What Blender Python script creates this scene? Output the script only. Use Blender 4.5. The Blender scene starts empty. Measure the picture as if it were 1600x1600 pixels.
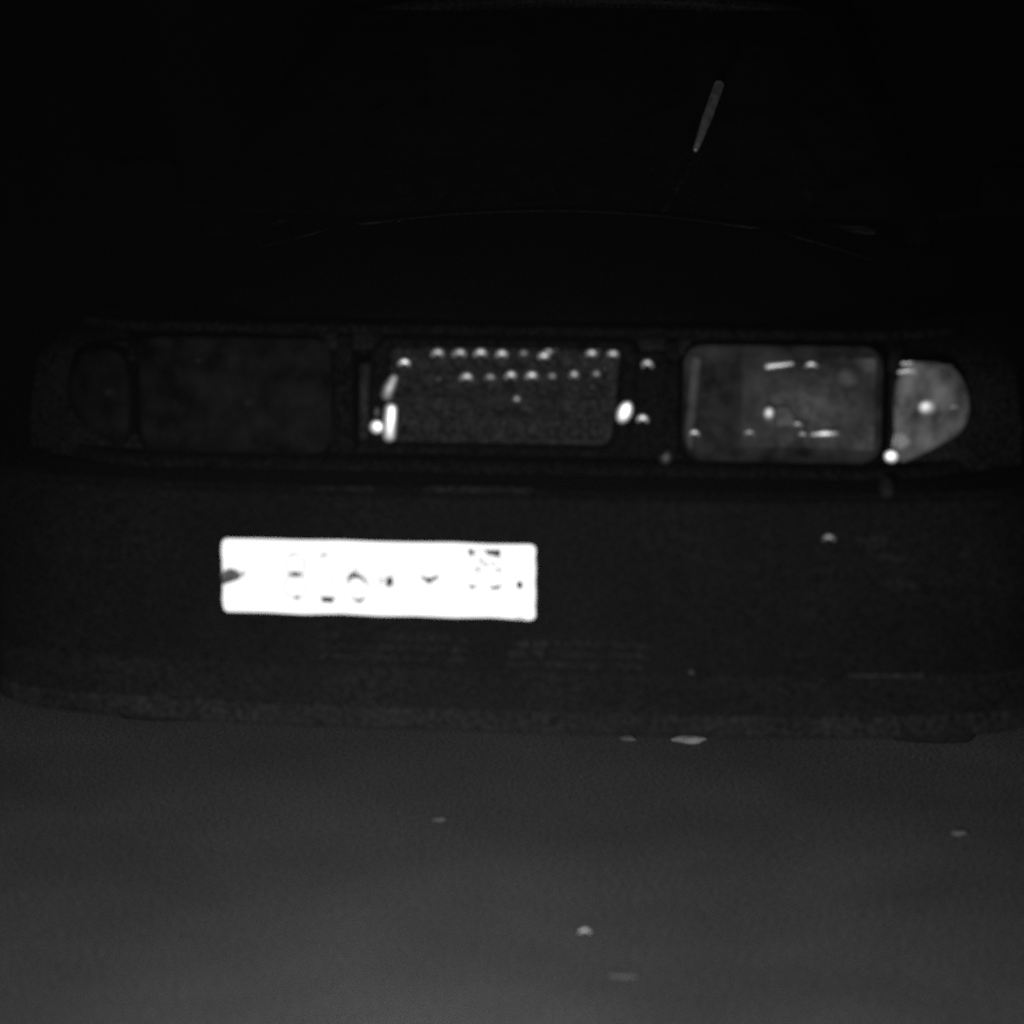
import bpy, bmesh, math, random
from mathutils import Vector, Matrix
random.seed(7)
S = bpy.context.scene
COL = S.collection
R = math.radians

# ------------------------------------------------------------------ camera
cam_d = bpy.data.cameras.new('camera')
cam = bpy.data.objects.new('camera', cam_d); COL.objects.link(cam)
cam.location = (0.0, -4.5, 1.52)
cam.rotation_euler = (R(90 + -11.6178), 0, R(-(0.1655)))
cam_d.sensor_fit = 'HORIZONTAL'; cam_d.sensor_width = 36.0
cam_d.lens = 36.0 * 4245 / 1600
cam_d.clip_start = 0.1; cam_d.clip_end = 2000
cam_d.dof.use_dof = True; cam_d.dof.focus_distance = 6.1; cam_d.dof.aperture_fstop = 2.3
S.camera = cam

# ------------------------------------------------------------------ night sky, faint moon, exposure
W = bpy.data.worlds.new('World'); S.world = W; W.use_nodes = True
wn = W.node_tree; bg = wn.nodes['Background']
sky = wn.nodes.new('ShaderNodeTexSky'); sky.sky_type = 'NISHITA'; sky.sun_disc = False
sky.sun_elevation = R(28); sky.sun_rotation = R(200)
bw = wn.nodes.new('ShaderNodeRGBToBW')
wn.links.new(sky.outputs[0], bw.inputs[0]); wn.links.new(bw.outputs[0], bg.inputs['Color'])
bg.inputs['Strength'].default_value = 0.0006
sun_d = bpy.data.lights.new('sun', 'SUN'); sun_d.energy = 0.006; sun_d.angle = R(0.5)
sun = bpy.data.objects.new('sun', sun_d); COL.objects.link(sun); sun.rotation_euler = (R(62), 0, R(-20))

# the infrared lamp of the road camera, placed just below the frame for the fall-off along the road: the only real light of the picture
ir_d = bpy.data.lights.new('infrared_lamp', 'SPOT'); ir_d.energy = 560; ir_d.spot_size = R(80); ir_d.spot_blend = 1.0
ir_d.shadow_soft_size = 0.05
ir = bpy.data.objects.new('infrared_lamp', ir_d); COL.objects.link(ir)
ir.location = (-0.06, -3.2, 0.92)
ir.rotation_euler = (Vector((-0.06, -0.6, 0.25)) - Vector(ir.location)).to_track_quat('-Z', 'Y').to_euler()

vs = S.view_settings; vs.view_transform = 'Standard'; vs.look = 'None'; vs.exposure = 0; vs.gamma = 1
vs.use_curve_mapping = False
S.cycles.use_denoising = False
S.cycles.filter_width = 2.1; S.cycles.sample_clamp_indirect = 0.3
S.cycles.max_bounces = 8; S.cycles.transparent_max_bounces = 12

# ------------------------------------------------------------------ materials
MATS = {}
def mat(name, base=0.01, rough=0.6, metal=0.0, spec=0.3, var=0.5, scale=60.0, fine=900.0, bump=0.0, bscale=200.0, fvar=.85):
    """grey procedural surface: broad stains times fine grain, optional fine relief"""
    m = bpy.data.materials.new(name); m.use_nodes = True; MATS[name] = m
    t = m.node_tree; b = t.nodes['Principled BSDF']
    b.inputs['Roughness'].default_value = rough; b.inputs['Metallic'].default_value = metal
    b.inputs['Specular IOR Level'].default_value = spec
    co = t.nodes.new('ShaderNodeTexCoord')
    n1 = t.nodes.new('ShaderNodeTexNoise'); n1.inputs['Scale'].default_value = scale; n1.inputs['Detail'].default_value = 5
    n2 = t.nodes.new('ShaderNodeTexNoise'); n2.inputs['Scale'].default_value = fine; n2.inputs['Detail'].default_value = 2
    for n in (n1, n2): t.links.new(co.outputs['Object'], n.inputs['Vector'])
    def rng(src, lo, hi):
        r = t.nodes.new('ShaderNodeMapRange'); r.inputs['From Min'].default_value = 0.3; r.inputs['From Max'].default_value = 0.7
        r.inputs['To Min'].default_value = lo; r.inputs['To Max'].default_value = hi
        t.links.new(src, r.inputs['Value']); return r.outputs[0]
    mu = t.nodes.new('ShaderNodeMath'); mu.operation = 'MULTIPLY'
    t.links.new(rng(n1.outputs['Fac'], base * (1 - var), base * (1 + var)), mu.inputs[0])
    t.links.new(rng(n2.outputs['Fac'], max(0, 1 - fvar), 1 + fvar), mu.inputs[1])
    cc = t.nodes.new('ShaderNodeCombineColor')
    for k in range(3): t.links.new(mu.outputs[0], cc.inputs[k])
    t.links.new(cc.outputs[0], b.inputs['Base Color'])
    if bump:
        n3 = t.nodes.new('ShaderNodeTexNoise'); n3.inputs['Scale'].default_value = bscale; n3.inputs['Detail'].default_value = 4
        t.links.new(co.outputs['Object'], n3.inputs['Vector'])
        bp = t.nodes.new('ShaderNodeBump'); bp.inputs['Strength'].default_value = bump; bp.inputs['Distance'].default_value = 0.004
        t.links.new(n3.outputs['Fac'], bp.inputs['Height']); t.links.new(bp.outputs[0], b.inputs['Normal'])
    return m
def glass(name, film=0.02, film_rough=1.0, tint=0.8, gloss=0.03, grough=0.25):
    """thin pane: clear glass with a film of road dirt and a faint gloss"""
    m = bpy.data.materials.new(name); m.use_nodes = True; MATS[name] = m
    t = m.node_tree; t.nodes.remove(t.nodes['Principled BSDF']); out = t.nodes['Material Output']
    tr = t.nodes.new('ShaderNodeBsdfTransparent'); tr.inputs[0].default_value = (tint, tint, tint, 1)
    df = t.nodes.new('ShaderNodeBsdfDiffuse'); df.inputs[0].default_value = (0.5, 0.5, 0.5, 1)
    gl = t.nodes.new('ShaderNodeBsdfGlossy'); gl.inputs['Roughness'].default_value = grough; gl.inputs[0].default_value = (.8, .8, .8, 1)
    co = t.nodes.new('ShaderNodeTexCoord'); n = t.nodes.new('ShaderNodeTexNoise'); n.inputs['Scale'].default_value = 24; n.inputs['Detail'].default_value = 6
    t.links.new(co.outputs['Object'], n.inputs['Vector'])
    r = t.nodes.new('ShaderNodeMapRange'); r.inputs['From Min'].default_value = .3; r.inputs['From Max'].default_value = .7
    r.inputs['To Min'].default_value = film * .2; r.inputs['To Max'].default_value = film * 1.85
    t.links.new(n.outputs['Fac'], r.inputs['Value'])
    m1 = t.nodes.new('ShaderNodeMixShader'); t.links.new(r.outputs[0], m1.inputs[0]); t.links.new(tr.outputs[0], m1.inputs[1]); t.links.new(df.outputs[0], m1.inputs[2])
    m2 = t.nodes.new('ShaderNodeMixShader'); m2.inputs[0].default_value = gloss; t.links.new(m1.outputs[0], m2.inputs[1]); t.links.new(gl.outputs[0], m2.inputs[2])
    t.links.new(m2.outputs[0], out.inputs['Surface'])
    return m
PAINT = mat('black_car_paint', 0.0032, 0.55, spec=0.02, var=.3, scale=9, fine=130, fvar=1.0)
PLAST = mat('dark_bumper_plastic', 0.0018, 0.7, spec=0.02, var=.35, scale=7, fine=130, fvar=1.0)
PLAST2 = mat('smear_and_reflector_grey', 0.0072, 0.7, spec=0.03, var=.6, scale=25, fine=130, fvar=1.0)
HEDGE = mat('hood_highlight_grey', 0.011, 0.8, spec=0.05, var=.5, scale=6, fine=200, fvar=.8)
SHADE = mat('matt_black_trim', 0.0008, 0.9, spec=0.0, var=.3)
SHEEN_PL = mat('sheen_toned_plastic', 0.0044, 0.8, spec=0.02, var=.6, scale=14, fine=130, fvar=1.0)  # lighter plastic standing in for sheen on the bumper
VALANCE = mat('lightened_valance_plastic', 0.0032, 0.8, spec=0.02, var=.35, scale=8, fine=130, fvar=1.0)  # painted lighter than the bumper, for brightness rising towards the road
VOID = mat('deep_black_plastic', 0.0022, 0.8, spec=0.0, var=.3, fine=130, fvar=1.0)
GRILLE = mat('grille_black', 0.0080, 0.7, spec=0.03, var=.5, scale=40, fine=130, fvar=1.0)
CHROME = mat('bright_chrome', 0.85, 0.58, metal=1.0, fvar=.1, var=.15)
CHROME_D = mat('mid_glint_chrome', 0.48, 0.62, metal=1.0, fvar=.1, var=.35)  # glint metals: base tone sets how strong each glint reads
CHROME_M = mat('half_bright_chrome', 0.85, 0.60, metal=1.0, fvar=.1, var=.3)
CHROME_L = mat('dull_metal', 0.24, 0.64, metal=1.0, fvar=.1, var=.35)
CHROME_X = mat('faint_glint_metal', 0.05, 0.66, metal=1.0, fvar=.1, var=.4)
REFL = mat('lamp_reflector', 0.026, 0.6, metal=1.0, var=.6, scale=40, fine=120, fvar=.4)
REFL2 = mat('lamp_reflector_pale', 0.062, 0.75, spec=.05, var=.4, scale=30, fvar=.2)
BEZ = mat('lamp_bezel_plastic', 0.034, 0.8, spec=.05, var=.5, scale=25, fvar=.3)
LENS = glass('headlamp_lens', film=0.021, gloss=0)
LENS_D = glass('dark_headlamp_lens', film=0.0055, tint=.42, gloss=0.0)
LENS_T = glass('turn_signal_lens', film=0.15, tint=.8, gloss=0)
LENS_TD = glass('dark_turn_signal_lens', film=0.0045, tint=.35, gloss=0.0)  # left turn signal: darker tint, thinner film
PANE = glass('windscreen_glass', film=0.0022, tint=.30, gloss=0.012, grough=.35)
PLATE = mat('white_plate_sheet', 0.86, 0.6, fvar=.1, spec=.2, var=.03, scale=30)
PALE = mat('glare_white_print', 0.70, 0.6, fvar=.1, spec=.2, var=.03)  # print painted near white: the plate's glare put into the colour
FAINT = mat('glare_lost_print', 0.80, 0.6, spec=.2, var=.03, fvar=.1)
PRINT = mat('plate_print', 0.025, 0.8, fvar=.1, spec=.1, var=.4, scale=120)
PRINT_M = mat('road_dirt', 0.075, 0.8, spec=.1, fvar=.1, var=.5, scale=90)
PRINT_G = mat('glare_grey_print', 0.36, 0.8, fvar=.1, spec=.1, var=.15, scale=120)
TYRE = mat('tyre_rubber', 0.022, 0.9, spec=.02)
CLOTH = mat('dark_upholstery', 0.006, 0.95, spec=.05)
STONE = mat('pale_stone', 0.30, 0.6, spec=.4, var=.4, scale=80)
SCRAP = mat('grey_scrap', 0.145, 0.8, spec=.2, var=.4, scale=60)
SCRAP_D = mat('dull_grey_scrap', 0.062, 0.8, spec=.2, var=.4, scale=60)

# ------------------------------------------------------------------ mesh helpers
def obj(name, V, F, m, parent=None, smooth=False, mats=None, fmat=None):
    me = bpy.data.meshes.new(name); me.from_pydata([tuple(v) for v in V], [], F); me.update()
    for mm in (mats or [m]): me.materials.append(mm)
    if fmat:
        for p, k in zip(me.polygons, fmat): p.material_index = k
    if smooth:
        for p in me.polygons: p.use_smooth = True
    o = bpy.data.objects.new(name, me); COL.objects.link(o); o.parent = parent
    return o
def recalc(o):
    b = bmesh.new(); b.from_mesh(o.data); bmesh.ops.recalc_face_normals(b, faces=b.faces); b.to_mesh(o.data); b.free()
def bev(o, w=0.004, seg=2):
    b = bmesh.new(); b.from_mesh(o.data); bmesh.ops.recalc_face_normals(b, faces=b.faces)
    bmesh.ops.bevel(b, geom=list(b.edges), offset=w, segments=seg, affect='EDGES', profile=.5, clamp_overlap=True)
    b.to_mesh(o.data); b.free(); return o
def box(name, x0, x1, y0, y1, z0, z1, m, parent=None, w=0.003):
    V = [(x, y, z) for x in (x0, x1) for y in (y0, y1) for z in (z0, z1)]
    F = [(0, 1, 3, 2), (4, 6, 7, 5), (0, 4, 5, 1), (2, 3, 7, 6), (0, 2, 6, 4), (1, 5, 7, 3)]
    o = obj(name, V, F, m, parent)
    if w: bev(o, w)
    return o
def tube(name, pts, rad, m, parent=None, n=8, closed=False, flat=1.0):
    """tube along points; rad a number or one per point; round-ended when open"""
    pts = [Vector(p) for p in pts]; k = len(pts)
    rads = list(rad) if isinstance(rad, (list, tuple)) else [rad] * k
    if not closed:                                    # rounded ends
        a = (pts[0] - pts[1]).normalized(); b = (pts[-1] - pts[-2]).normalized()
        pts = [pts[0] + a * rads[0] * .8, pts[0] + a * rads[0] * .5] + pts + [pts[-1] + b * rads[-1] * .5, pts[-1] + b * rads[-1] * .8]
        rads = [rads[0] * .3, rads[0] * .8] + rads + [rads[-1] * .8, rads[-1] * .3]; k += 4
    V, F = [], []
    for i, p in enumerate(pts):
        t = (pts[(i + 1) % k] - pts[i - 1]) if closed else (pts[min(i + 1, k - 1)] - pts[max(i - 1, 0)])
        t.normalize(); up = Vector((0, 1, 0)) if abs(t.y) < .9 else Vector((0, 0, 1))
        s = t.cross(up).normalized(); u = s.cross(t).normalized()
        for j in range(n):
            a = 2 * math.pi * j / n
            V.append(p + s * math.cos(a) * rads[i] + u * math.sin(a) * rads[i] * flat)
    for i in range(k if closed else k - 1):
        for j in range(n):
            q = (i + 1) % k
            F.append((i * n + j, i * n + (j + 1) % n, q * n + (j + 1) % n, q * n + j))
    if not closed: F += [tuple(range(n - 1, -1, -1)), tuple((k - 1) * n + j for j in range(n))]
    o = obj(name, V, F, m, parent, smooth=True); recalc(o); return o
def arch(name, c, w, h, rad, m, parent=None, a0=10, a1=170, lean=0.0):
    """small hooded lip: a bent bar, thickest at its crown"""
    P, Q = [], []
    for i in range(9):
        f = i / 8; a = R(a1 + (a0 - a1) * f)
        P.append((c[0] + w * math.cos(a) + lean * h * math.sin(a), c[1] - .003 * math.sin(a), c[2] + h * math.sin(a)))
        Q.append(rad * (.55 + .45 * math.sin(math.pi * f)))
    return tube(name, P, Q, m, parent)
def dome(name, c, rx, rz, ry, m, parent=None, tilt=0.0, n=14, k=6):
    """rounded button bulging towards -y, tilted in the x-z plane"""
    V, F = [], []; ca, sa = math.cos(tilt), math.sin(tilt)
    for i in range(k):
        a = (math.pi / 2) * i / k
        for j in range(n):
            b = 2 * math.pi * j / n; x = rx * math.cos(a) * math.cos(b); z = rz * math.cos(a) * math.sin(b)
            V.append((c[0] + x * ca - z * sa, c[1] - ry * math.sin(a), c[2] + x * sa + z * ca))
    V.append((c[0], c[1] - ry, c[2]))
    for i in range(k - 1):
        for j in range(n): F.append((i * n + j, i * n + (j + 1) % n, (i + 1) * n + (j + 1) % n, (i + 1) * n + j))
    for j in range(n): F.append(((k - 1) * n + j, (k - 1) * n + (j + 1) % n, k * n))
    F.append(tuple(range(n - 1, -1, -1)))
    o = obj(name, V, F, m, parent, smooth=True); recalc(o); return o
def grid(name, fn, nu, nv, m, parent=None, thick=0.0, smooth=True):
    V = [fn(i / nu, j / nv) for i in range(nu + 1) for j in range(nv + 1)]
    F = [(i * (nv + 1) + j, (i + 1) * (nv + 1) + j, (i + 1) * (nv + 1) + j + 1, i * (nv + 1) + j + 1) for i in range(nu) for j in range(nv)]
    o = obj(name, V, F, m, parent, smooth)
    if thick:
        md = o.modifiers.new('thickness', 'SOLIDIFY'); md.thickness = thick; md.offset = 0
    return o
def slab(name, poly, y0, y1, m, parent=None, w=0.0):
    """outline in x-z pushed from y0 (front) to y1"""
    n = len(poly); V = [(x, y0, z) for x, z in poly] + [(x, y1, z) for x, z in poly]
    F = [tuple(range(n)), tuple(range(2 * n - 1, n - 1, -1))] + [(i, (i + 1) % n, n + (i + 1) % n, n + i) for i in range(n)]
    o = obj(name, V, F, m, parent); recalc(o)
    if w: bev(o, w)
    return o
def rrect(x0, x1, z0, z1, r, n=5):
    P = []
    for cx, cz, a in ((x1 - r, z1 - r, 0), (x0 + r, z1 - r, 90), (x0 + r, z0 + r, 180), (x1 - r, z0 + r, 270)):
        for i in range(n + 1):
            t = R(a + 90 * i / n); P.append((cx + r * math.cos(t), cz + r * math.sin(t)))
    return P
def thing(name, label, cat, loc=(0, 0, 0), rz=0.0, group=None):
    o = bpy.data.objects.new(name, None); COL.objects.link(o); o.location = loc; o.rotation_euler = (0, 0, rz)
    o['label'] = label; o['category'] = cat
    if group: o['group'] = group
    return o
def lerp(a, b, f): return a + (b - a) * f
def ipol(tab, y):
    for (a, va), (b, vb) in zip(tab, tab[1:]):
        if y <= b: return lerp(va, vb, max(0, (y - a) / (b - a)))
    return tab[-1][1]

# ------------------------------------------------------------------ the road
def asphalt():
    m = mat('asphalt', 0.058, 0.85, spec=0.05, var=.22, scale=2.5, fine=170.0, fvar=.9, bump=.5, bscale=160)
    return m
road = grid('road', lambda u, v: ((u - .5) * 400, (v - .5) * 400, 0.0), 8, 8, asphalt(), smooth=False)
road['kind'] = 'structure'

# ------------------------------------------------------------------ the car, nose towards the camera
car = thing('car', 'dark car facing the camera with white glaring number plate left of its grille', 'car', (0, 0, 0), R(-6))

# ---- body shell (fenders, sides, tail) lofted along the car
YF, YR, WR = 0.76, 3.26, 0.335
def arch_z(y):
    z = 0.25
    for yc in (YF, YR):
        d = WR ** 2 - (y - yc) ** 2
        if d > 0: z = max(z, 0.30 + math.sqrt(d))
    return z
TOP = [(0.10, .845), (.30, .872), (.6, .897), (1.05, .925), (1.6, .94), (3.0, .945), (3.5, .95), (4.0, .93), (4.12, .86)]
WID = [(0.10, .69), (.14, .77), (.22, .875), (.5, .92), (1.2, .925), (3.2, .92), (3.9, .88), (4.12, .84)]
ST = sorted(set([.14, .155, .17, .19, .22, .3, .36, 1.16, 1.3, 1.5, 1.8, 2.1, 2.4, 2.7, 2.86, 3.66, 3.8, 4.0, 4.12] +
                [round(yc + WR * math.cos(R(a)), 4) for yc in (YF, YR) for a in range(0, 181, 15)]))
V, F = [], []
for y in ST:
    t, w, za = ipol(TOP, y), ipol(WID, y), arch_z(y)
    half = [(0, .24), (.56, .24), (.57, za), (w - .02, za), (w - .004, za + .02), (w, max(.55, za + .03)), (w + .003, t - .15), (w - .012, t - .055), (w - .06, t - .015), (w - .18, t + .004), (.32, t + .012), (0, t + .016)]
    ring = half + [(-x, z) for x, z in half[-2:0:-1]]
    V += [(x, y, z) for x, z in ring]; n = len(ring)
for i in range(len(ST) - 1):
    for j in range(n): F.append((i * n + j, i * n + (j + 1) % n, (i + 1) * n + (j + 1) % n, (i + 1) * n + j))
F += [tuple(range(n)), tuple((len(ST) - 1) * n + j for j in range(n - 1, -1, -1))]
body = obj('body', V, F, PAINT, car, smooth=True); recalc(body)
md = body.modifiers.new('edges', 'EDGE_SPLIT'); md.split_angle = R(40)

# ---- hood: crowned panel with a turned-down front lip and two pressed creases
def hood_f(u, v):
    x = (u - .5) * 2; xx = x * lerp(.665, .70, v)
    yb = lerp(0.045, 1.06, v); yb += .05 * x * x * (1 - v) + (-.14) * x * x * v
    z = lerp(.892, 1.0, v ** .8) - lerp(.016, .085, v) * x * x - .022 * abs(x) ** 6
    z += .007 * math.exp(-((abs(x) - .62) / .05) ** 2)
    if v < .06: z -= .03 * (1 - v / .06) ** 2
    return (xx, yb, z)
hood = grid('hood', hood_f, 40, 28, PAINT, car, thick=.010)
tube('hood_edge_highlight', [hood_f(u / 24, 1.0) for u in range(25)], .007, HEDGE, hood, n=6)  # lighter tube standing in for the highlight along the hood's rear edge
box('hood_badge', 0.0215, 0.0760, .036, .046, 0.8783, 0.8837, CHROME_D, hood, .0015)

# ---- panel below lamps and around the grille
def nose_y(x): return .03 + 3.4 * max(0, abs(x) - .60) ** 2
def strip(name, hw, z0, z1, off, m):
    return grid(name, lambda u, v: ((u - .5) * 2 * hw, nose_y((u - .5) * 2 * hw) + off + .012 * (2 * v - 1) ** 4, lerp(z0, z1, v)), 48, 6, m, car, thick=.006)
fas = strip('front_panel', .83, .596, .672, .006, VOID)
for s in (-1, 1):
    slab('lamp_surround', [(s * .264, .68), (s * .290, .68), (s * .290, .884), (s * .264, .884)], .035, .13, VOID, car, .004)
strip('upper_panel', .765, .889, .904, .012, VOID)
slab('nose_back', [(-.64, .30), (.64, .30), (.64, .875), (-.64, .875)], .131, .137, VOID, car)

# ---- grille
gy = 0.024
backing = slab('grille', [(x + (.22 if x > 0 else .08) * (z - .80), z) for x, z in rrect(-.208, .196, .702, .878, .03)], .034, .055, GRILLE, car)
# staggered perforated sheet
PX, PZ = .0358, .0385
V, F = [], []
def cell(cx, cz, r0):
    base = len(V)
    for j in range(12):
        a = R(30 * j + 15); hx = PX / 2 * 1.0; hz = PZ / 2
        dx, dz = math.cos(a), math.sin(a); k = min(hx / abs(dx) if abs(dx) > 1e-6 else 9, hz / abs(dz) if abs(dz) > 1e-6 else 9)
        V.append((cx + dx * k, gy, cz + dz * k))
    for j in range(12):
        a = R(30 * j + 15); V.append((cx + r0 * math.cos(a), gy - .0015, cz + r0 * math.sin(a)))
    for j in range(12):
        a = R(30 * j + 15); V.append((cx + r0 * .95 * math.cos(a), gy + .009, cz + r0 * .95 * math.sin(a)))
    for j in range(12):
        k = (j + 1) % 12
        F.append((base + j, base + k, base + 12 + k, base + 12 + j)); F.append((base + 12 + j, base + 12 + k, base + 24 + k, base + 24 + j))
gx0, gz0 = (-0.1162, 0.0240, 0.8593)[0], (-0.1162, 0.0240, 0.8593)[2]
for r in range(5):
    for c in range(-2, 12):
        x = gx0 + c * PX + (PX / 2 if r % 2 else 0) + .002; z = gz0 - .013 - r * PZ
        if -.198 + .08 * (z - .8) < x < .186 + .22 * (z - .8) and .712 < z < .875: cell(x, z, .0118)
sheet = obj('perforated_sheet', V, F, GRILLE, backing)
# frame ring
def slant(p): return (p[0] + (.10 if p[0] > 0 else .045) * (p[1] - .800), p[1])
ring = [slant(p) for p in rrect(-.222, .212, .694, .882, .034, 6)]; NR = len(ring); cxr, czr = .006, .78
V, F = [], []
prof = [(-.024, .034), (-.020, .016), (-.012, .006), (0.0, .002), (.008, .012), (.012, .05)]   # (offset outwards, y)
for i in range(NR):
    p0, p1, p2 = Vector(ring[i - 1]), Vector(ring[i]), Vector(ring[(i + 1) % NR]); t = (p2 - p0).normalized(); nn = Vector((t.y, -t.x))
    side = .6 * abs(nn.x)
    for d, y in prof: 
        q = p1 + nn * d * (.55 + .9 * side); V.append((q.x, y, q.y))
K = len(prof)
for i in range(NR):
    for j in range(K - 1): F.append((i * K + j, i * K + j + 1, ((i + 1) % NR) * K + j + 1, ((i + 1) % NR) * K + j))
frame = obj('grille_frame', V, F, VOID, backing, smooth=True); recalc(frame)
slab('frame_cheek', [(-0.2433, 0.8424), (-0.2270, 0.8470), (-0.2328, 0.7115), (-0.2459, 0.7156)], -.004, .02, PLAST2, backing, .002)
slab('frame_cheek', [(0.2155, 0.8667), (0.2689, 0.8675), (0.2708, 0.6941), (0.1686, 0.6922)], .016, .03, VOID, backing, .002)
# hooded lips added to the sheet only where a glint is wanted
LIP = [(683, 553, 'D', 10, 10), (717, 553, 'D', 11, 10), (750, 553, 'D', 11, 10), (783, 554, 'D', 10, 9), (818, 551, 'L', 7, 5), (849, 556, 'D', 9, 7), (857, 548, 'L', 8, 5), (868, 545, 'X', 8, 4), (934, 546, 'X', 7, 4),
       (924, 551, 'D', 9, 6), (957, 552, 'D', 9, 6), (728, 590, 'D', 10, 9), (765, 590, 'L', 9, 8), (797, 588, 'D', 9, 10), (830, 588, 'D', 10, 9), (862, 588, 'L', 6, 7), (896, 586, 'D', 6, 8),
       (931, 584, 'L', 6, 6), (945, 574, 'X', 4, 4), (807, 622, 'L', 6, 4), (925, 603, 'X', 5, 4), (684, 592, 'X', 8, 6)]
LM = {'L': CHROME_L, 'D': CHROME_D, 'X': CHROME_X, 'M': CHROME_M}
AT = {
    (683, 553): (-0.1156, 0.0200, 0.8599),
    (717, 553): (-0.0788, 0.0200, 0.8604),
    (750, 553): (-0.0430, 0.0200, 0.8610),
    (783, 554): (-0.0073, 0.0200, 0.8604),
    (818, 551): (0.0304, 0.0200, 0.8642),
    (849, 556): (0.0639, 0.0200, 0.8593),
    (857, 548): (0.0725, 0.0200, 0.8681),
    (868, 545): (0.0843, 0.0200, 0.8715),
    (934, 546): (0.1552, 0.0200, 0.8715),
    (924, 551): (0.1445, 0.0200, 0.8659),
    (957, 552): (0.1799, 0.0200, 0.8653),
    (728, 590): (-0.0670, 0.0200, 0.8204),
    (765, 590): (-0.0269, 0.0200, 0.8210),
    (797, 588): (0.0078, 0.0200, 0.8237),
    (830, 588): (0.0434, 0.0200, 0.8243),
    (862, 588): (0.0780, 0.0200, 0.8248),
    (896, 586): (0.1146, 0.0200, 0.8276),
    (931, 584): (0.1522, 0.0200, 0.8303),
    (945, 574): (0.1672, 0.0200, 0.8414),
    (807, 622): (0.0186, 0.0200, 0.7869),
    (925, 603): (0.1459, 0.0200, 0.8096),
    (684, 592): (-0.1148, 0.0200, 0.8175),
}
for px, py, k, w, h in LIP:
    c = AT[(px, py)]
    arch('glint_lip', (c[0], c[1], c[2] - .004), w * .00084, h * .00084, .0068 if k != 'X' else .005, LM[k], backing, lean=.25)
# bright trim on the frame
tube('chrome_bar', [(-0.1955, 0.0000, 0.7209), (-0.1936, -0.0040, 0.7458), (-0.1915, -0.0020, 0.7695)], [.0115, .0125, .0115], CHROME, backing, n=12, flat=.6)
dome('chrome_stud', (-0.2172, 0.0000, 0.7370), .0125, .0125, .005, CHROME, backing)
dome('chrome_stud', (-0.2190, 0.0060, 0.7612), .008, .011, .003, CHROME_X, backing)
tube('chrome_bar', [(-0.1995, 0.0020, 0.7906), (-0.1939, 0.0020, 0.8070), (-0.1865, 0.0040, 0.8210)], [.011, .0115, .008], CHROME_L, backing, n=10, flat=.6)
arch('chrome_glint_clip', (-0.1703, 0.0060, 0.8416), .0085, .0075, .0055, CHROME_M, backing, lean=.2)  # arched clips added to the frame for single glints
dome('chrome_stud', (0.2022, 0.0000, 0.7693), .0135, .0205, .007, CHROME, backing, tilt=-.42)
arch('chrome_glint_clip', (0.2397, 0.0060, 0.8446), .0075, .009, .0055, CHROME_D, backing, lean=-.1)
arch('chrome_glint_clip', (0.2320, 0.0060, 0.7526), .0075, .008, .0055, CHROME_M, backing)
dome('dull_glint_stud', (0.2702, 0.0280, 0.6894), .012, .014, .010, CHROME_X, fas)

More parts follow.
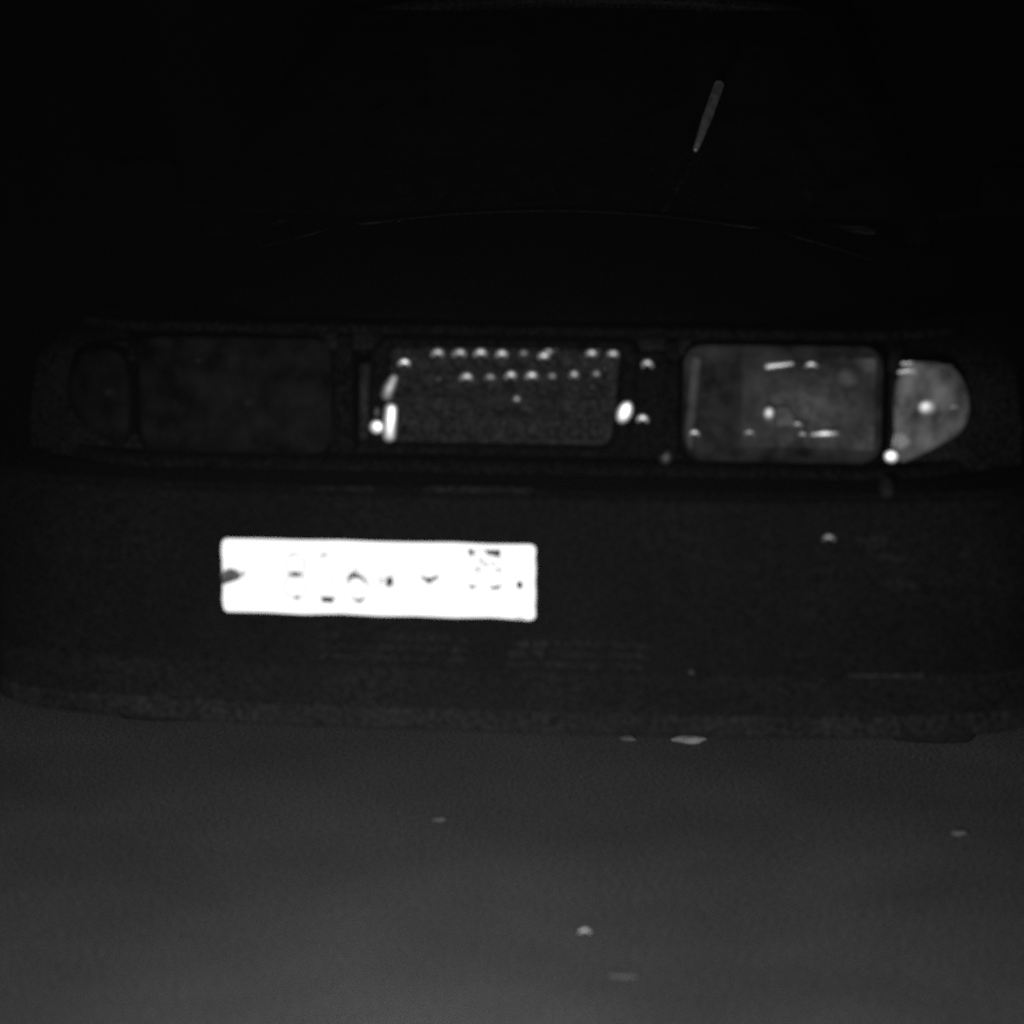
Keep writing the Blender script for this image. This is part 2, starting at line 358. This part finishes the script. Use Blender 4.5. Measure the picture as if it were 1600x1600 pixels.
# ---- headlamps (one each side; the one on the left of the picture is darker)
def headlamp(s, lens, name_label):
    X0, X1, Z0, Z1 = .296, .632, .680, .882
    good = s > 0
    hl = slab('headlamp', [(s * x, z) for x, z in rrect(X0, X1, Z0, Z1, .02)], .115, .13, VOID, car)
    if name_label: hl['label'] = name_label
    # housing walls
    V, F = [], []; rr = rrect(X0, X1, Z0, Z1, .026)
    for y, k in ((.022, 0), (.115, .012)):
        for x, z in rr:
            V.append((s * (x + (k if x < .46 else -k)), y, z + (k if z < .78 else -k)))
    n = len(rr)
    for i in range(n): F.append((i, (i + 1) % n, n + (i + 1) % n, n + i))
    obj('housing', V, F, VOID, hl)
    # pale inner bezel beside the reflector
    slab('bezel', [(s * .300, .700), (s * .313, .694), (s * .326, .850), (s * .311, .858)], .075, .085, BEZ if good else VOID, hl, .003)
    # bowl reflector
    bx0, bx1, bz0, bz1 = .395, .618, .700, .856
    def bowl(u, v):
        x = lerp(bx0, bx1, u); z = lerp(bz0, bz1, v); a = (u - .42) * 2; b = (v - .5) * 2
        return (s * x, .108 - .034 * min(1.2, a * a * .9 + b * b * .55), z)
    grid('reflector', bowl, 18, 14, REFL if good else VOID, hl)
    slab('inner_screen', [(s * .34, .70), (s * .394, .70), (s * .394, .855), (s * .34, .855)], .098, .104, PLAST, hl, .003)
    if good:  # ribs and arched clips shaped to give glints inside the lamp
        dome('bulb', (0.4424, 0.0660, 0.7613), .0105, .0115, .006, CHROME_M, hl)
        dome('bulb_socket', (0.4423, 0.0920, 0.7537), .0130, .0165, .010, REFL2, hl)
        slab('bulb_shield', [(0.4529, 0.7681), (0.4744, 0.7684), (0.4834, 0.7510), (0.4858, 0.7379), (0.4557, 0.7351)], .083, .089, REFL2, hl, .002)
        tube('reflector_rib', [(0.4377, 0.0700, 0.8391), (0.4516, 0.0680, 0.8418), (0.4793, 0.0700, 0.8452)], [.006, .0058, .0035], CHROME_M, hl, n=10)
        tube('reflector_rib', [(0.5140, 0.0700, 0.7247), (0.5375, 0.0660, 0.7280), (0.5569, 0.0700, 0.7276)], [.003, .0068, .004], CHROME, hl, n=10)
        for c, w, h, mm in (((0.5114, 0.0680, 0.8427), .009, .006, CHROME_M), ((0.4901, 0.0700, 0.7407), .0075, .006, CHROME_D), ((0.4990, 0.0700, 0.7244), .006, .005, CHROME_D),
                            ((0.4096, 0.0700, 0.7250), .008, .006, CHROME_D), ((0.3167, 0.0700, 0.7222), .007, .007, CHROME_M)):
            arch('lamp_glint_clip', (c[0], c[1], c[2] - .003), w, h, .0048, mm, hl)
        dome('reflector_glint_dimple', (0.5730, 0.0800, 0.8190), .024, .022, .010, CHROME_X, hl)
    else:
        dome('bulb', (s * .448, .07, .765), .010, .011, .02, CHROME_X, hl)
        c = (-0.5334, 0.0600, 0.8368); dome('lamp_glint_clip', c, .006, .006, .005, CHROME_X, hl)
        tube('reflector_rib', [(-0.6253, 0.0700, 0.7514), (-0.5767, 0.0700, 0.7589)], .004, PLAST2, hl)
    # ribbed lens
    rr2 = [(x, z) for x, z in rrect(X0 + .003, X1 - .003, Z0 + .003, Z1 - .003, .034, 6)]
    V, F = [], []; cx, cz = .464, .781; n = len(rr2); RG = (1, .96, .88, .72, .5, .25)
    for f in RG:
        for x, z in rr2:
            xx, zz = cx + (x - cx) * f, cz + (z - cz) * f
            V.append((s * xx, .014 + .02 * f ** 5 + .012 * max(0, xx - .46), zz))
    V.append((s * cx, .014, cz))
    for ri in range(len(RG) - 1):
        for j in range(n): F.append((ri * n + j, ri * n + (j + 1) % n, (ri + 1) * n + (j + 1) % n, (ri + 1) * n + j))
    for j in range(n): F.append(((len(RG) - 1) * n + j, (len(RG) - 1) * n + (j + 1) % n, len(RG) * n))
    ln = obj('lens', V, F, lens, hl, smooth=True); recalc(ln)
    return hl
headlamp(1, LENS, 'clear headlamp with ribs and added glint clips showing through its lens')
headlamp(-1, LENS_D, 'headlamp that stays dark')

def turn_signal(s, lens):
    good = s > 0
    O = [(0.6488, 0.8561), (0.7408, 0.8513), (0.7741, 0.8132), (0.7866, 0.7620), (0.7733, 0.7261), (0.7315, 0.7086), (0.6905, 0.6917), (0.6559, 0.6795)]
    O = [(x - .003, z) for x, z in O]
    for _ in range(2):      # cut the corners round, keeping the straight inner edge
        Q = []
        for i in range(len(O)):
            a, b = O[i], O[(i + 1) % len(O)]; Q += [(lerp(a[0], b[0], .25), lerp(a[1], b[1], .25)), (lerp(a[0], b[0], .75), lerp(a[1], b[1], .75))]
        O = Q
    def depth(x): return .026 + 4.2 * max(0, x - .635) ** 2
    ts = slab('turn_signal', [(s * x, z) for x, z in O], .150, .160, VOID, car)
    cx = sum(p[0] for p in O) / len(O); cz = sum(p[1] for p in O) / len(O)
    V, F = [], []; NB = []
    for i in range(len(O)):
        a, b = O[i], O[(i + 1) % len(O)]
        NB.append(a)
    n = len(NB); RG = (1, .92, .75, .5, .25)
    for ri, f in enumerate(RG):
        for x, z in NB:
            xx = cx + (x - cx) * f; V.append((s * xx, depth(xx) + (.012 if ri == 0 else 0), cz + (z - cz) * f))
    V.append((s * cx, depth(cx), cz))
    for ri in range(len(RG) - 1):
        for j in range(n): F.append((ri * n + j, ri * n + (j + 1) % n, (ri + 1) * n + (j + 1) % n, (ri + 1) * n + j))
    for j in range(n): F.append(((len(RG) - 1) * n + j, (len(RG) - 1) * n + (j + 1) % n, len(RG) * n))
    ln = obj('lens', V, F, lens, ts, smooth=True); recalc(ln)
    # side wall of the cup
    V, F = [], []
    for x, z in NB: V.append((s * x, depth(x) + .013, z))
    for x, z in NB: V.append((s * (cx + (x - cx) * .9), .150, cz + (z - cz) * .9))
    for j in range(n): F.append((j, (j + 1) % n, n + (j + 1) % n, n + j))
    obj('cup', V, F, PLAST, ts)
    if good:
        dome('bulb', (0.7065, 0.1000, 0.7700), .0155, .0130, .006, CHROME_M, ts)
        arch('lens_glint_clip', (0.7528, 0.1200, 0.7631), .008, .006, .005, CHROME_L, ts)  # arched clip added for a glint behind the lens
        tube('lens_rib', [(0.6572, 0.0600, 0.8343), (0.6686, 0.0570, 0.8381), (0.6836, 0.0600, 0.8368)], [.0035, .0056, .0035], CHROME_M, ts)
        tube('lens_rib', [(0.6610, 0.0600, 0.8494), (0.6790, 0.0600, 0.8508)], .003, CHROME_D, ts)
        tube('lens_rib', [(0.7252, 0.0900, 0.8416), (0.7443, 0.0900, 0.8419)], .003, CHROME_X, ts)
        slab('lens_wedge', [(0.6517, 0.7318), (0.6655, 0.7321), (0.6808, 0.7171), (0.6600, 0.7014), (0.6472, 0.7012)], .058, .066, SCRAP, ts, .002)
        dome('screw_head', (0.6470, 0.0220, 0.6986), .0130, .0115, .005, CHROME_M, ts)
    else:
        dome('bulb', (s * .70, .10, .775), .014, .012, .02, CHROME_X, ts)
    return ts
turn_signal(1, LENS_T)
turn_signal(-1, LENS_TD)

# ---- bumper swept round the nose
path = [(-.93, .40), (-.93, .20), (-.92, .10), (-.89, .03), (-.82, -.02), (-.68, -.055), (-.40, -.082), (0, -.092), (.40, -.082), (.68, -.055), (.82, -.02), (.89, .03), (.92, .10), (.93, .20), (.93, .40)]
fine = []
for a, b in zip(path, path[1:]):
    for k in range(4): fine.append((lerp(a[0], b[0], k / 4), lerp(a[1], b[1], k / 4)))
fine.append(path[-1])
for _ in range(6):
    fine = [fine[0]] + [((a[0] + 2 * b[0] + c[0]) / 4, (a[1] + 2 * b[1] + c[1]) / 4) for a, b, c in zip(fine, fine[1:], fine[2:])] + [fine[-1]]
def sweep(name, sec, m):
    V, F = [], []
    for i, p in enumerate(fine):
        a = Vector(fine[max(0, i - 1)]); b = Vector(fine[min(len(fine) - 1, i + 1)]); t = (b - a).normalized(); nn = Vector((t.y, -t.x))
        for d, z in sec:
            q = Vector(p) + nn * d; V.append((q.x, q.y, z))
    K = len(sec)
    for i in range(len(fine) - 1):
        for j in range(K - 1): F.append((i * K + j, i * K + j + 1, (i + 1) * K + j + 1, (i + 1) * K + j))
    o = obj(name, V, F, m, car, smooth=True); recalc(o)
    md = o.modifiers.new('edges', 'EDGE_SPLIT'); md.split_angle = R(35); return o
bumper = sweep('bumper', [(.0015, .3405), (.003, .40), (.005, .45), (.006, .545), (.005, .585), (.004, .612), (.0, .634), (-.016, .648), (-.10, .656)], PLAST)
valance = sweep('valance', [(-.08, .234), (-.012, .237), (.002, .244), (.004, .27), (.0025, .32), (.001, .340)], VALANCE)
lip_m = mat('lightened_lip_plastic', 0.0066, 0.85, spec=0.02, var=.4, scale=10, fine=130, fvar=1.0)  # lip painted lighter still, so the bumper edge merges with the lit road
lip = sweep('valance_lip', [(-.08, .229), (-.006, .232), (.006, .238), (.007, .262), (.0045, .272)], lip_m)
# slats of the low intake
def front_y(x):
    x = abs(x)
    return ipol([(0, -.092), (.40, -.082), (.68, -.055), (.82, -.02), (.89, .03)], x)
for x0, x1, z in ((-.30, -.055, .378), (.02, .24, .374)):
    for dz in (.016, -.002, -.020):
        tube('intake_slat', [(lerp(x0, x1, k / 8), front_y(lerp(x0, x1, k / 8)) - .001, z + dz) for k in range(9)], .0085, SHEEN_PL, bumper, n=8, flat=.5)
# pads on both sides; right ones toned lighter, a sheen put into the colour
for s in (-1, 1):
    dm = SHEEN_PL if s > 0 else PLAST
    for x, z, rx, rz in ((.612, .571, .060, .016), (.640, .545, .055, .010), (.655, .500, .045, .010)):
        dome('wide_sheen_pad' if rx == .060 else 'bumper_sheen_pad', (s * x, front_y(x) + .004, z), rx, rz, .011, dm, bumper, tilt=-.1 * s)
c = (0.5449, -0.0600, 0.5775)
arch('towing_eye', (c[0], front_y(c[0]) - .010, c[2] - .004), .009, .008, .0055, CHROME_L, bumper)
c = (0.6754, -0.0550, 0.3427)
tube('lip_trim', [(c[0] - .09, front_y(c[0] - .09) - .003, c[2]), (c[0], front_y(c[0]) - .004, c[2]), (c[0] + .03, front_y(c[0] + .03) - .004, c[2])], .0048, PLAST2, valance)
c = (0.6372, -0.0500, 0.6592)
dome('bumper_sheen_pad', (c[0], front_y(c[0]) + .002, c[2]), .013, .019, .010, PLAST2, bumper)  # lighter pad standing in for a smear of light
c = (0.3223, -0.0900, 0.3458)
dome('bumper_bolt', (c[0], front_y(c[0]) + .004, c[2]), .007, .006, .008, CHROME_X, valance)
c = (0.7710, 0.0000, 0.5456)
dome('side_reflector', (c[0], front_y(c[0]) - .001, c[2]), .014, .006, .006, PLAST2, bumper)
for px0, px1, py in ((470, 580, 762), (665, 830, 764)):
    pass
tube('edge_sheen_strip', [(-0.3320, -0.0880, 0.6462), (-0.2127, -0.0920, 0.6483)], .006, SHEEN_PL, bumper)  # lighter strips standing in for light along the bumper's top edge
tube('edge_sheen_strip', [(-0.1213, -0.0940, 0.6505), (0.0545, -0.0940, 0.6519)], .006, SHEEN_PL, bumper)

# ---- number plate
py0 = -.112
outline = []
for x, z in zip(*[iter([c for p in zip(rrect(-.463, .063, .4375, .5632, .010, 5), rrect(-.463, .063, .4375, .5632, .010, 5)[1:] + rrect(-.463, .063, .4375, .5632, .010, 5)[:1]) for k in range(8) for c in (lerp(p[0][0], p[1][0], k / 8), lerp(p[0][1], p[1][1], k / 8))])] * 2):
    outline.append((x + .0008 * math.sin(z * 160), z + .0012 * math.sin(x * 47 + (0 if z > .5 else 2)) + .0006 * math.sin(x * 131 + z * 9)))   # edge waved to imitate the uneven bloom of the glare
plate = slab('number_plate', outline, py0, py0 + .003, PLATE, car)
plate['label'] = 'white number plate, burnt out by glare, with scraps of its characters'
slab('plate_holder', rrect(-.460, .060, .441, .558, .014, 5), py0 + .0035, py0 + .018, PLAST, plate, .001)
U0 = -.460; ZC = .500; PROUD = py0 - .0012
def stroke(P, w):
    V, F = [], []
    for i, (x, z) in enumerate(P):
        a = Vector(P[max(0, i - 1)]); b = Vector(P[min(len(P) - 1, i + 1)]); t = (b - a).normalized(); nn = Vector((-t.y, t.x)) * w / 2
        for q in (Vector((x, z)) + nn, Vector((x, z)) - nn): V.append(q)
    for i in range(len(P) - 1): F.append((2 * i, 2 * i + 1, 2 * i + 3, 2 * i + 2))
    return V, F
def oval(cx, cz, rx, rz, a0=0, a1=360, n=18): return [(cx + rx * math.cos(R(lerp(a0, a1, i / n))), cz + rz * math.sin(R(lerp(a0, a1, i / n)))) for i in range(n + 1)]
GL = {   # unit glyphs: width 0..1, height 0..1
    'M': [[(.1, 0), (.1, 1), (.5, .35), (.9, 1), (.9, 0)]],
    'K': [[(.12, 0), (.12, 1)], [(.88, 1), (.15, .48)], [(.4, .62), (.9, 0)]],
    '8': [oval(.5, .76, .34, .23), oval(.5, .27, .40, .27)],
    '2': [oval(.5, .70, .38, .30, 170, -35, 12) + [(.1, .04), (.92, .04)]],
    '6': [oval(.5, .31, .40, .30), [(.78, 1), (.40, .70), (.14, .42)]],
    '3': [oval(.47, .76, .36, .23, 150, -90, 12), oval(.47, .28, .40, .27, 90, -150, 12)],
    'R': [[(.15, 0), (.15, .95)], [(.15, .95), (.6, .95), (.8, .75), (.6, .52), (.15, .52)], [(.5, .5), (.85, 0)]],
    'U': [[(.15, 1), (.15, .3), (.35, .03), (.65, .03), (.85, .3), (.85, 1)]],
    'S': [[(.85, .85), (.5, .98), (.18, .8), (.3, .58), (.7, .45), (.85, .22), (.5, .02), (.15, .15)]],
}
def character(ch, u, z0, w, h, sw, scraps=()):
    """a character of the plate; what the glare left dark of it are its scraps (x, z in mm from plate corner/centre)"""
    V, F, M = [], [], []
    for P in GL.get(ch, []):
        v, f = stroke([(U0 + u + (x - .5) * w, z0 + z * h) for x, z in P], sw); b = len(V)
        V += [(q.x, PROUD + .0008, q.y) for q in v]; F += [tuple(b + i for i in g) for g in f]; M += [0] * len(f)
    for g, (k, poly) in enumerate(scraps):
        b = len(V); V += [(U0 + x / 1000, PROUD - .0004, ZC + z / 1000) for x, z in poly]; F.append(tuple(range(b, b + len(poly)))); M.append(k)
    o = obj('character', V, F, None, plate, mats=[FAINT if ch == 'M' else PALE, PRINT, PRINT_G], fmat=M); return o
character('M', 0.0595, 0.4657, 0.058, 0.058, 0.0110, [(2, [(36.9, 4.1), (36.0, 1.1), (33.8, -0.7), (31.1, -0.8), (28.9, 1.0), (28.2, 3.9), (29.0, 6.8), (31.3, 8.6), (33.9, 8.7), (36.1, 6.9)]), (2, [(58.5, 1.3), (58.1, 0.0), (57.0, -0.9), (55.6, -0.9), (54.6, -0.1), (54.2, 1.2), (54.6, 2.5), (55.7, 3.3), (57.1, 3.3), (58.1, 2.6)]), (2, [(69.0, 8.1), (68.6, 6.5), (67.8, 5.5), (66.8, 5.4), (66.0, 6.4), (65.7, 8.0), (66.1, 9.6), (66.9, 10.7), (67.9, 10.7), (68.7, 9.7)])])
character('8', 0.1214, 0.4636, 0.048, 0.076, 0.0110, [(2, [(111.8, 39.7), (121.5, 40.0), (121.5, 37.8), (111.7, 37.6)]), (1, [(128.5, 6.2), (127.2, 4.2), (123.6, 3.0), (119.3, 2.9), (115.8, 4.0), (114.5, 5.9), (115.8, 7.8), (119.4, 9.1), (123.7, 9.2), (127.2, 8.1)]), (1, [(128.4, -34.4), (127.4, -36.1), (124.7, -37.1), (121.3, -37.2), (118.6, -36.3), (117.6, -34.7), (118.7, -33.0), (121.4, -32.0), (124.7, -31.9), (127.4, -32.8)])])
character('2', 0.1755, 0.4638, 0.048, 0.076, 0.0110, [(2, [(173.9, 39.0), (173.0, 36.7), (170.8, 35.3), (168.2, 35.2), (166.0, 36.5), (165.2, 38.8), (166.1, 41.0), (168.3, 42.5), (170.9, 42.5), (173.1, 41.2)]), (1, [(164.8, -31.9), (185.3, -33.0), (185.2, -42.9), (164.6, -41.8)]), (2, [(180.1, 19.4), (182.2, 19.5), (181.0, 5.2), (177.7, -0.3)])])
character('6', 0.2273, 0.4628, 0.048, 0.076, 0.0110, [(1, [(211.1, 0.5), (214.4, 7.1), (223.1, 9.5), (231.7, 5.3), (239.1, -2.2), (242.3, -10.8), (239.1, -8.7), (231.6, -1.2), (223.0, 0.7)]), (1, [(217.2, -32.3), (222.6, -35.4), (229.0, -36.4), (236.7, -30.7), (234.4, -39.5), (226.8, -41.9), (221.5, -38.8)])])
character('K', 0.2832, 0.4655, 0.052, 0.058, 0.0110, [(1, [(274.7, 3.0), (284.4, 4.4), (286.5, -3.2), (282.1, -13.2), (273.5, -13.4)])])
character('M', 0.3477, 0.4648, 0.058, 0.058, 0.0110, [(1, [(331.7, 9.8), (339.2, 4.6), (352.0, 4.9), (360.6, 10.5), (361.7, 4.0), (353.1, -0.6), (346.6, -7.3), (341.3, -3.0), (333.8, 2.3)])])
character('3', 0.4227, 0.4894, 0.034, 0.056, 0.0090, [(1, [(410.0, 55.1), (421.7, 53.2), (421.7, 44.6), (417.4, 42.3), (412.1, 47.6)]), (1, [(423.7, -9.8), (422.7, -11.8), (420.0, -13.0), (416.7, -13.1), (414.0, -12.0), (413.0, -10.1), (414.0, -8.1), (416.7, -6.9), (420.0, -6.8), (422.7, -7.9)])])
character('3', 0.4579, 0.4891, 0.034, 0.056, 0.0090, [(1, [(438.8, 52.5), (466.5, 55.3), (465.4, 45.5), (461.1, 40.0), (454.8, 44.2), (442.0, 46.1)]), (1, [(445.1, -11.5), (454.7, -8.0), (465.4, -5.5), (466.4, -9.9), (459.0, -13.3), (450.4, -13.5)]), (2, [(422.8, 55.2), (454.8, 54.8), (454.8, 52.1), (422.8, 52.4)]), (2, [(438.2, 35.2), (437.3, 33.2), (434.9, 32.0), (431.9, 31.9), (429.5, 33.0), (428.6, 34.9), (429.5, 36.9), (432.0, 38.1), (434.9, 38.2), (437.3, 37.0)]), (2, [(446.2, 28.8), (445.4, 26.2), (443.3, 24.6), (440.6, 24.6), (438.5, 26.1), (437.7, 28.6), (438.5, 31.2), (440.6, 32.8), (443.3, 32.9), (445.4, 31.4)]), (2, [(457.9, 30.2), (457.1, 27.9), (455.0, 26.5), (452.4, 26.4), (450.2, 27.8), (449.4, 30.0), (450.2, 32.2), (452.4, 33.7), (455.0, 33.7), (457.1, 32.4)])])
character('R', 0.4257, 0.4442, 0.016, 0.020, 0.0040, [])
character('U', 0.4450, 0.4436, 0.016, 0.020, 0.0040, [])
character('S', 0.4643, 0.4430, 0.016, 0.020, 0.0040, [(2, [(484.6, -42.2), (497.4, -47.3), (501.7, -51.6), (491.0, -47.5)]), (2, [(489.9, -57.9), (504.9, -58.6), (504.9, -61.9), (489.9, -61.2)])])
for px, py, rx, rz, mm in ((812, 914, .006, .008, PRINT),):
    c = (0.0373, -0.1120, 0.4951); dome('plate_bolt', (c[0], py0 - .0005, c[2]), .0055, .0075, .002, mm, plate)
c = (-0.4571, -0.1120, 0.4999)
slab('dirt_patch', [(c[0] - .006, c[2] - .017), (c[0] + .010, c[2] - .011), (c[0] + .023, c[2] - .006), (c[0] + .027, c[2]), (c[0] + .021, c[2] + .009), (c[0] + .008, c[2] + .013), (c[0] - .006, c[2] + .007)], py0 - .001, py0 - .0002, PRINT_M, plate)

# ---- greenhouse
def ws(u, v):      # windscreen
    x = (u - .5) * 2; hw = lerp(.70, .56, v)
    return (x * hw, lerp(1.10, 1.80, v) + .10 * x * x * -1 * (1 - .3 * v) * -1 * .9, lerp(.985, 1.395, v) + .01 * math.sin(math.pi * v))
wscr = grid('windscreen', ws, 24, 16, PANE, car)
def roof_f(u, v):
    x = (u - .5) * 2; hw = lerp(.565, .575, v)
    return (x * hw, lerp(1.79, 2.95, v) + .075 * x * x * (1 - 2 * v), 1.398 + .035 * math.sin(math.pi * (.15 + .7 * v)) - .03 * x * x - .03 * abs(x) ** 6)
grid('roof', roof_f, 24, 16, PAINT, car, thick=.03)
def rw(u, v):
    x = (u - .5) * 2; hw = lerp(.70, .57, v)
    return (x * hw, lerp(3.62, 2.94, v) - .09 * x * x, lerp(.965, 1.395, v))
grid('rear_window', rw, 16, 10, PANE, car)
for s in (-1, 1):
    def sw(u, v, s=s):
        y = lerp(lerp(1.24, 1.88, v), lerp(3.50, 2.88, v), u); return (s * lerp(.765, .60, v ** 1.2), y, lerp(.955, 1.365, v))
    grid('side_window', sw, 12, 8, PANE, car)
    tube('windscreen_pillar', [(s * .735, 1.17, .945), (s * .66, 1.50, 1.18), (s * .575, 1.86, 1.385)], .028, SHADE, car, n=10)
    tube('rear_pillar', [(s * .735, 3.53, .945), (s * .66, 3.2, 1.2), (s * .585, 2.88, 1.385)], .04, SHADE, car, n=10)
    tube('door_pillar', [(s * .765, 2.35, .94), (s * .60, 2.32, 1.37)], .03, VOID, car, n=8)
    box('door_handle', s * .927 - .012, s * .927 + .012, 2.02, 2.16, .76, .785, PLAST, car, .004)
    mr = slab('door_mirror', [(s * x, z) for x, z in rrect(.87, 1.04, .965, 1.075, .03)], 1.40, 1.48, SHADE, car, .012)
    tube('mirror_arm', [(s * .74, 1.44, .955), (s * .90, 1.44, .985)], .014, SHADE, mr)
    box('mirror_glass', s * .955 - .07, s * .955 + .07, 1.4805, 1.484, .98, 1.06, CHROME_X, mr, 0)
# interior seen dimly through the glass
box('dashboard', -.66, .66, 1.30, 1.60, .75, .955, CLOTH, car, .03)
for x in (-.34, .34):
    st = box('seat', x - .24, x + .24, 1.95, 2.45, .45, .60, CLOTH, car, .04)
    box('backrest', x - .23, x + .23, 2.42, 2.55, .60, 1.12, CLOTH, st, .04)
    box('headrest', x - .12, x + .12, 2.44, 2.54, 1.14, 1.30, CLOTH, st, .03)
tube('steering_wheel', [(.34 + .18 * math.cos(R(a)), 1.72 + .05 * math.sin(R(a)), .93 + .17 * math.sin(R(a))) for a in range(0, 360, 20)], .014, CLOTH, car, closed=True)
# wiper caught halfway up its sweep, its bright spine added for a streak of light
c0, c1 = (0.2718, 1.2750, 1.1189), (0.3133, 1.4520, 1.2438)
base = ws(.66, 0.0)
wp = tube('wiper', [(base[0] - .03, base[1] - .02, base[2] - .012), (c0[0] - .012, c0[1] - .035, c0[2] - .04), (c0[0], c0[1] - .03, c0[2]), (c1[0], c1[1] - .03, c1[2])], .006, VOID, car, n=8)
tube('streak_spine', [(c0[0], c0[1] - .040, c0[2]), (lerp(c0[0], c1[0], .45), lerp(c0[1], c1[1], .45) - .042, lerp(c0[2], c1[2], .45)), (c1[0], c1[1] - .040, c1[2])], [.006, .010, .012], CHROME_L, wp, n=8)
tube('wiper_blade', [(lerp(c0[0], c1[0], f) + .012, lerp(c0[1], c1[1], f) - .012, lerp(c0[2], c1[2], f)) for f in (-.35, .2, .8, 1.5)], .006, VOID, wp, n=6)

# ---- wheels
def lathe(name, prof, x, m, parent, seg=36):
    V, F = [], []
    for i in range(seg):
        a = 2 * math.pi * i / seg
        for r, d in prof: V.append((x + d, r * math.cos(a), r * math.sin(a)))
    K = len(prof)
    for i in range(seg):
        for j in range(K - 1): F.append((i * K + j, i * K + j + 1, ((i + 1) % seg) * K + j + 1, ((i + 1) % seg) * K + j))
    o = obj(name, V, F, m, parent, smooth=True); recalc(o); return o
proto = {}
for s in (-1, 1):
    for yc in (YF, YR):
        if s not in proto:
            wh = lathe('wheel', [(.20, -.06), (.205, -.08), (.27, -.09), (.297, -.07), (.30, -.03), (.30, .03), (.297, .07), (.27, .09), (.205, .08), (.20, .06)], 0, TYRE, car)
            rim = lathe('rim', [(.0, .055 * s), (.05, .06 * s), (.06, .045 * s), (.13, .035 * s), (.17, .06 * s), (.2, .078 * s), (.203, .05 * s), (.195, -.05 * s), (.2, -.07 * s)], 0, PLAST2, wh)
            for k in range(5):
                a = 2 * math.pi * k / 5
                dome('wheel_bolt', (0, 0, 0), .009, .009, .01, CHROME_X, rim).matrix_local = Matrix.Translation((.047 * s, .085 * math.cos(a), .085 * math.sin(a))) @ Matrix.Rotation(R(90 * s), 4, 'Z')
            proto[s] = wh
        else:
            src = proto[s]; wh = src.copy(); COL.objects.link(wh); wh.parent = car
            for ch in list(src.children):
                r2 = ch.copy(); COL.objects.link(r2); r2.parent = wh
                for g in ch.children: g2 = g.copy(); COL.objects.link(g2); g2.parent = r2
        wh.location = (s * .765, yc, .30)
# tail lamps and rear bumper for a look from the side
for s in (-1, 1): box('tail_lamp', s * .66 - .10, s * .66 + .10, 4.10, 4.135, .66, .82, PLAST2, car, .01)
box('rear_bumper', -.80, .80, 4.02, 4.20, .32, .55, PLAST, car, .04)

# ------------------------------------------------------------------ things lying on the road
def pebble(name, loc, sx, sy, sz, m, seed, label, cat, rz=0.0):
    rnd = random.Random(seed); b = bmesh.new(); bmesh.ops.create_icosphere(b, subdivisions=3, radius=1)
    ph = [rnd.uniform(0, 6) for _ in range(6)]
    for v in b.verts:
        f = 1 + .14 * math.sin(3 * v.co.x + ph[0]) * math.cos(2.4 * v.co.y + ph[1]) + .10 * math.sin(4 * v.co.z + ph[2] + 2 * v.co.x)
        v.co = Vector((v.co.x * sx * f, v.co.y * sy * f, v.co.z * sz * f + sz * .72))
    me = bpy.data.meshes.new(name); b.to_mesh(me); b.free(); me.materials.append(m)
    for p in me.polygons: p.use_smooth = True
    zm = min(v.co.z for v in me.vertices)
    for v in me.vertices: v.co.z -= zm
    o = bpy.data.objects.new(name, me); COL.objects.link(o); o.location = loc; o.rotation_euler = (0, 0, rz)
    o['label'] = label; o['category'] = cat; return o
g = (0.126, -0.428)
o = arch('bent_scrap', (g[0], g[1], .0022), .0088, .0075, .0030, STONE, None, lean=.3)
o['label'] = 'tiny bright bent scrap alone on the open road nearest the camera'; o['category'] = 'litter'
g = (0.362, 0.633); pebble('road_scrap', (g[0], g[1], 0), .034, .010, .0075, SCRAP, 5, 'longest pale strip of litter on the road below the bumper', 'litter', R(-3))
g = (0.243, 0.647); pebble('road_scrap', (g[0], g[1], 0), .018, .009, .006, SCRAP_D, 8, 'short dim strip of litter left of the longer pale strip', 'litter', R(-10))
g = (0.798, 0.063); pebble('pebble', (g[0], g[1], 0), .014, .010, .0055, SCRAP_D, 11, 'dim pebble at the right edge of the road', 'pebble')
g = (-0.117, 0.148); pebble('pebble', (g[0], g[1], 0), .012, .010, .004, SCRAP_D, 13, 'dim flat pebble on the road below the number plate', 'pebble')
g = (0.178, -0.609); pebble('pebble', (g[0], g[1], 0), .022, .012, .003, SCRAP_D, 17, 'faint flat pebble at the bottom edge of the picture', 'pebble')

# ------------------------------------------------------------------ thin haze, added to lift the black tones
hz = bpy.data.materials.new('black_lift_haze'); hz.use_nodes = True
t = hz.node_tree; t.nodes.remove(t.nodes['Principled BSDF'])
pv = t.nodes.new('ShaderNodeVolumePrincipled'); pv.inputs['Density'].default_value = 0.0012; pv.inputs['Color'].default_value = (.9, .9, .9, 1)
t.links.new(pv.outputs[0], t.nodes['Material Output'].inputs['Volume'])
haze = box('added_haze', -205, 205, -205, 205, -1.0, 2.3, hz, None, 0); haze['kind'] = 'stuff'
haze['label'] = 'thin haze added to lift the dark tones over the road'
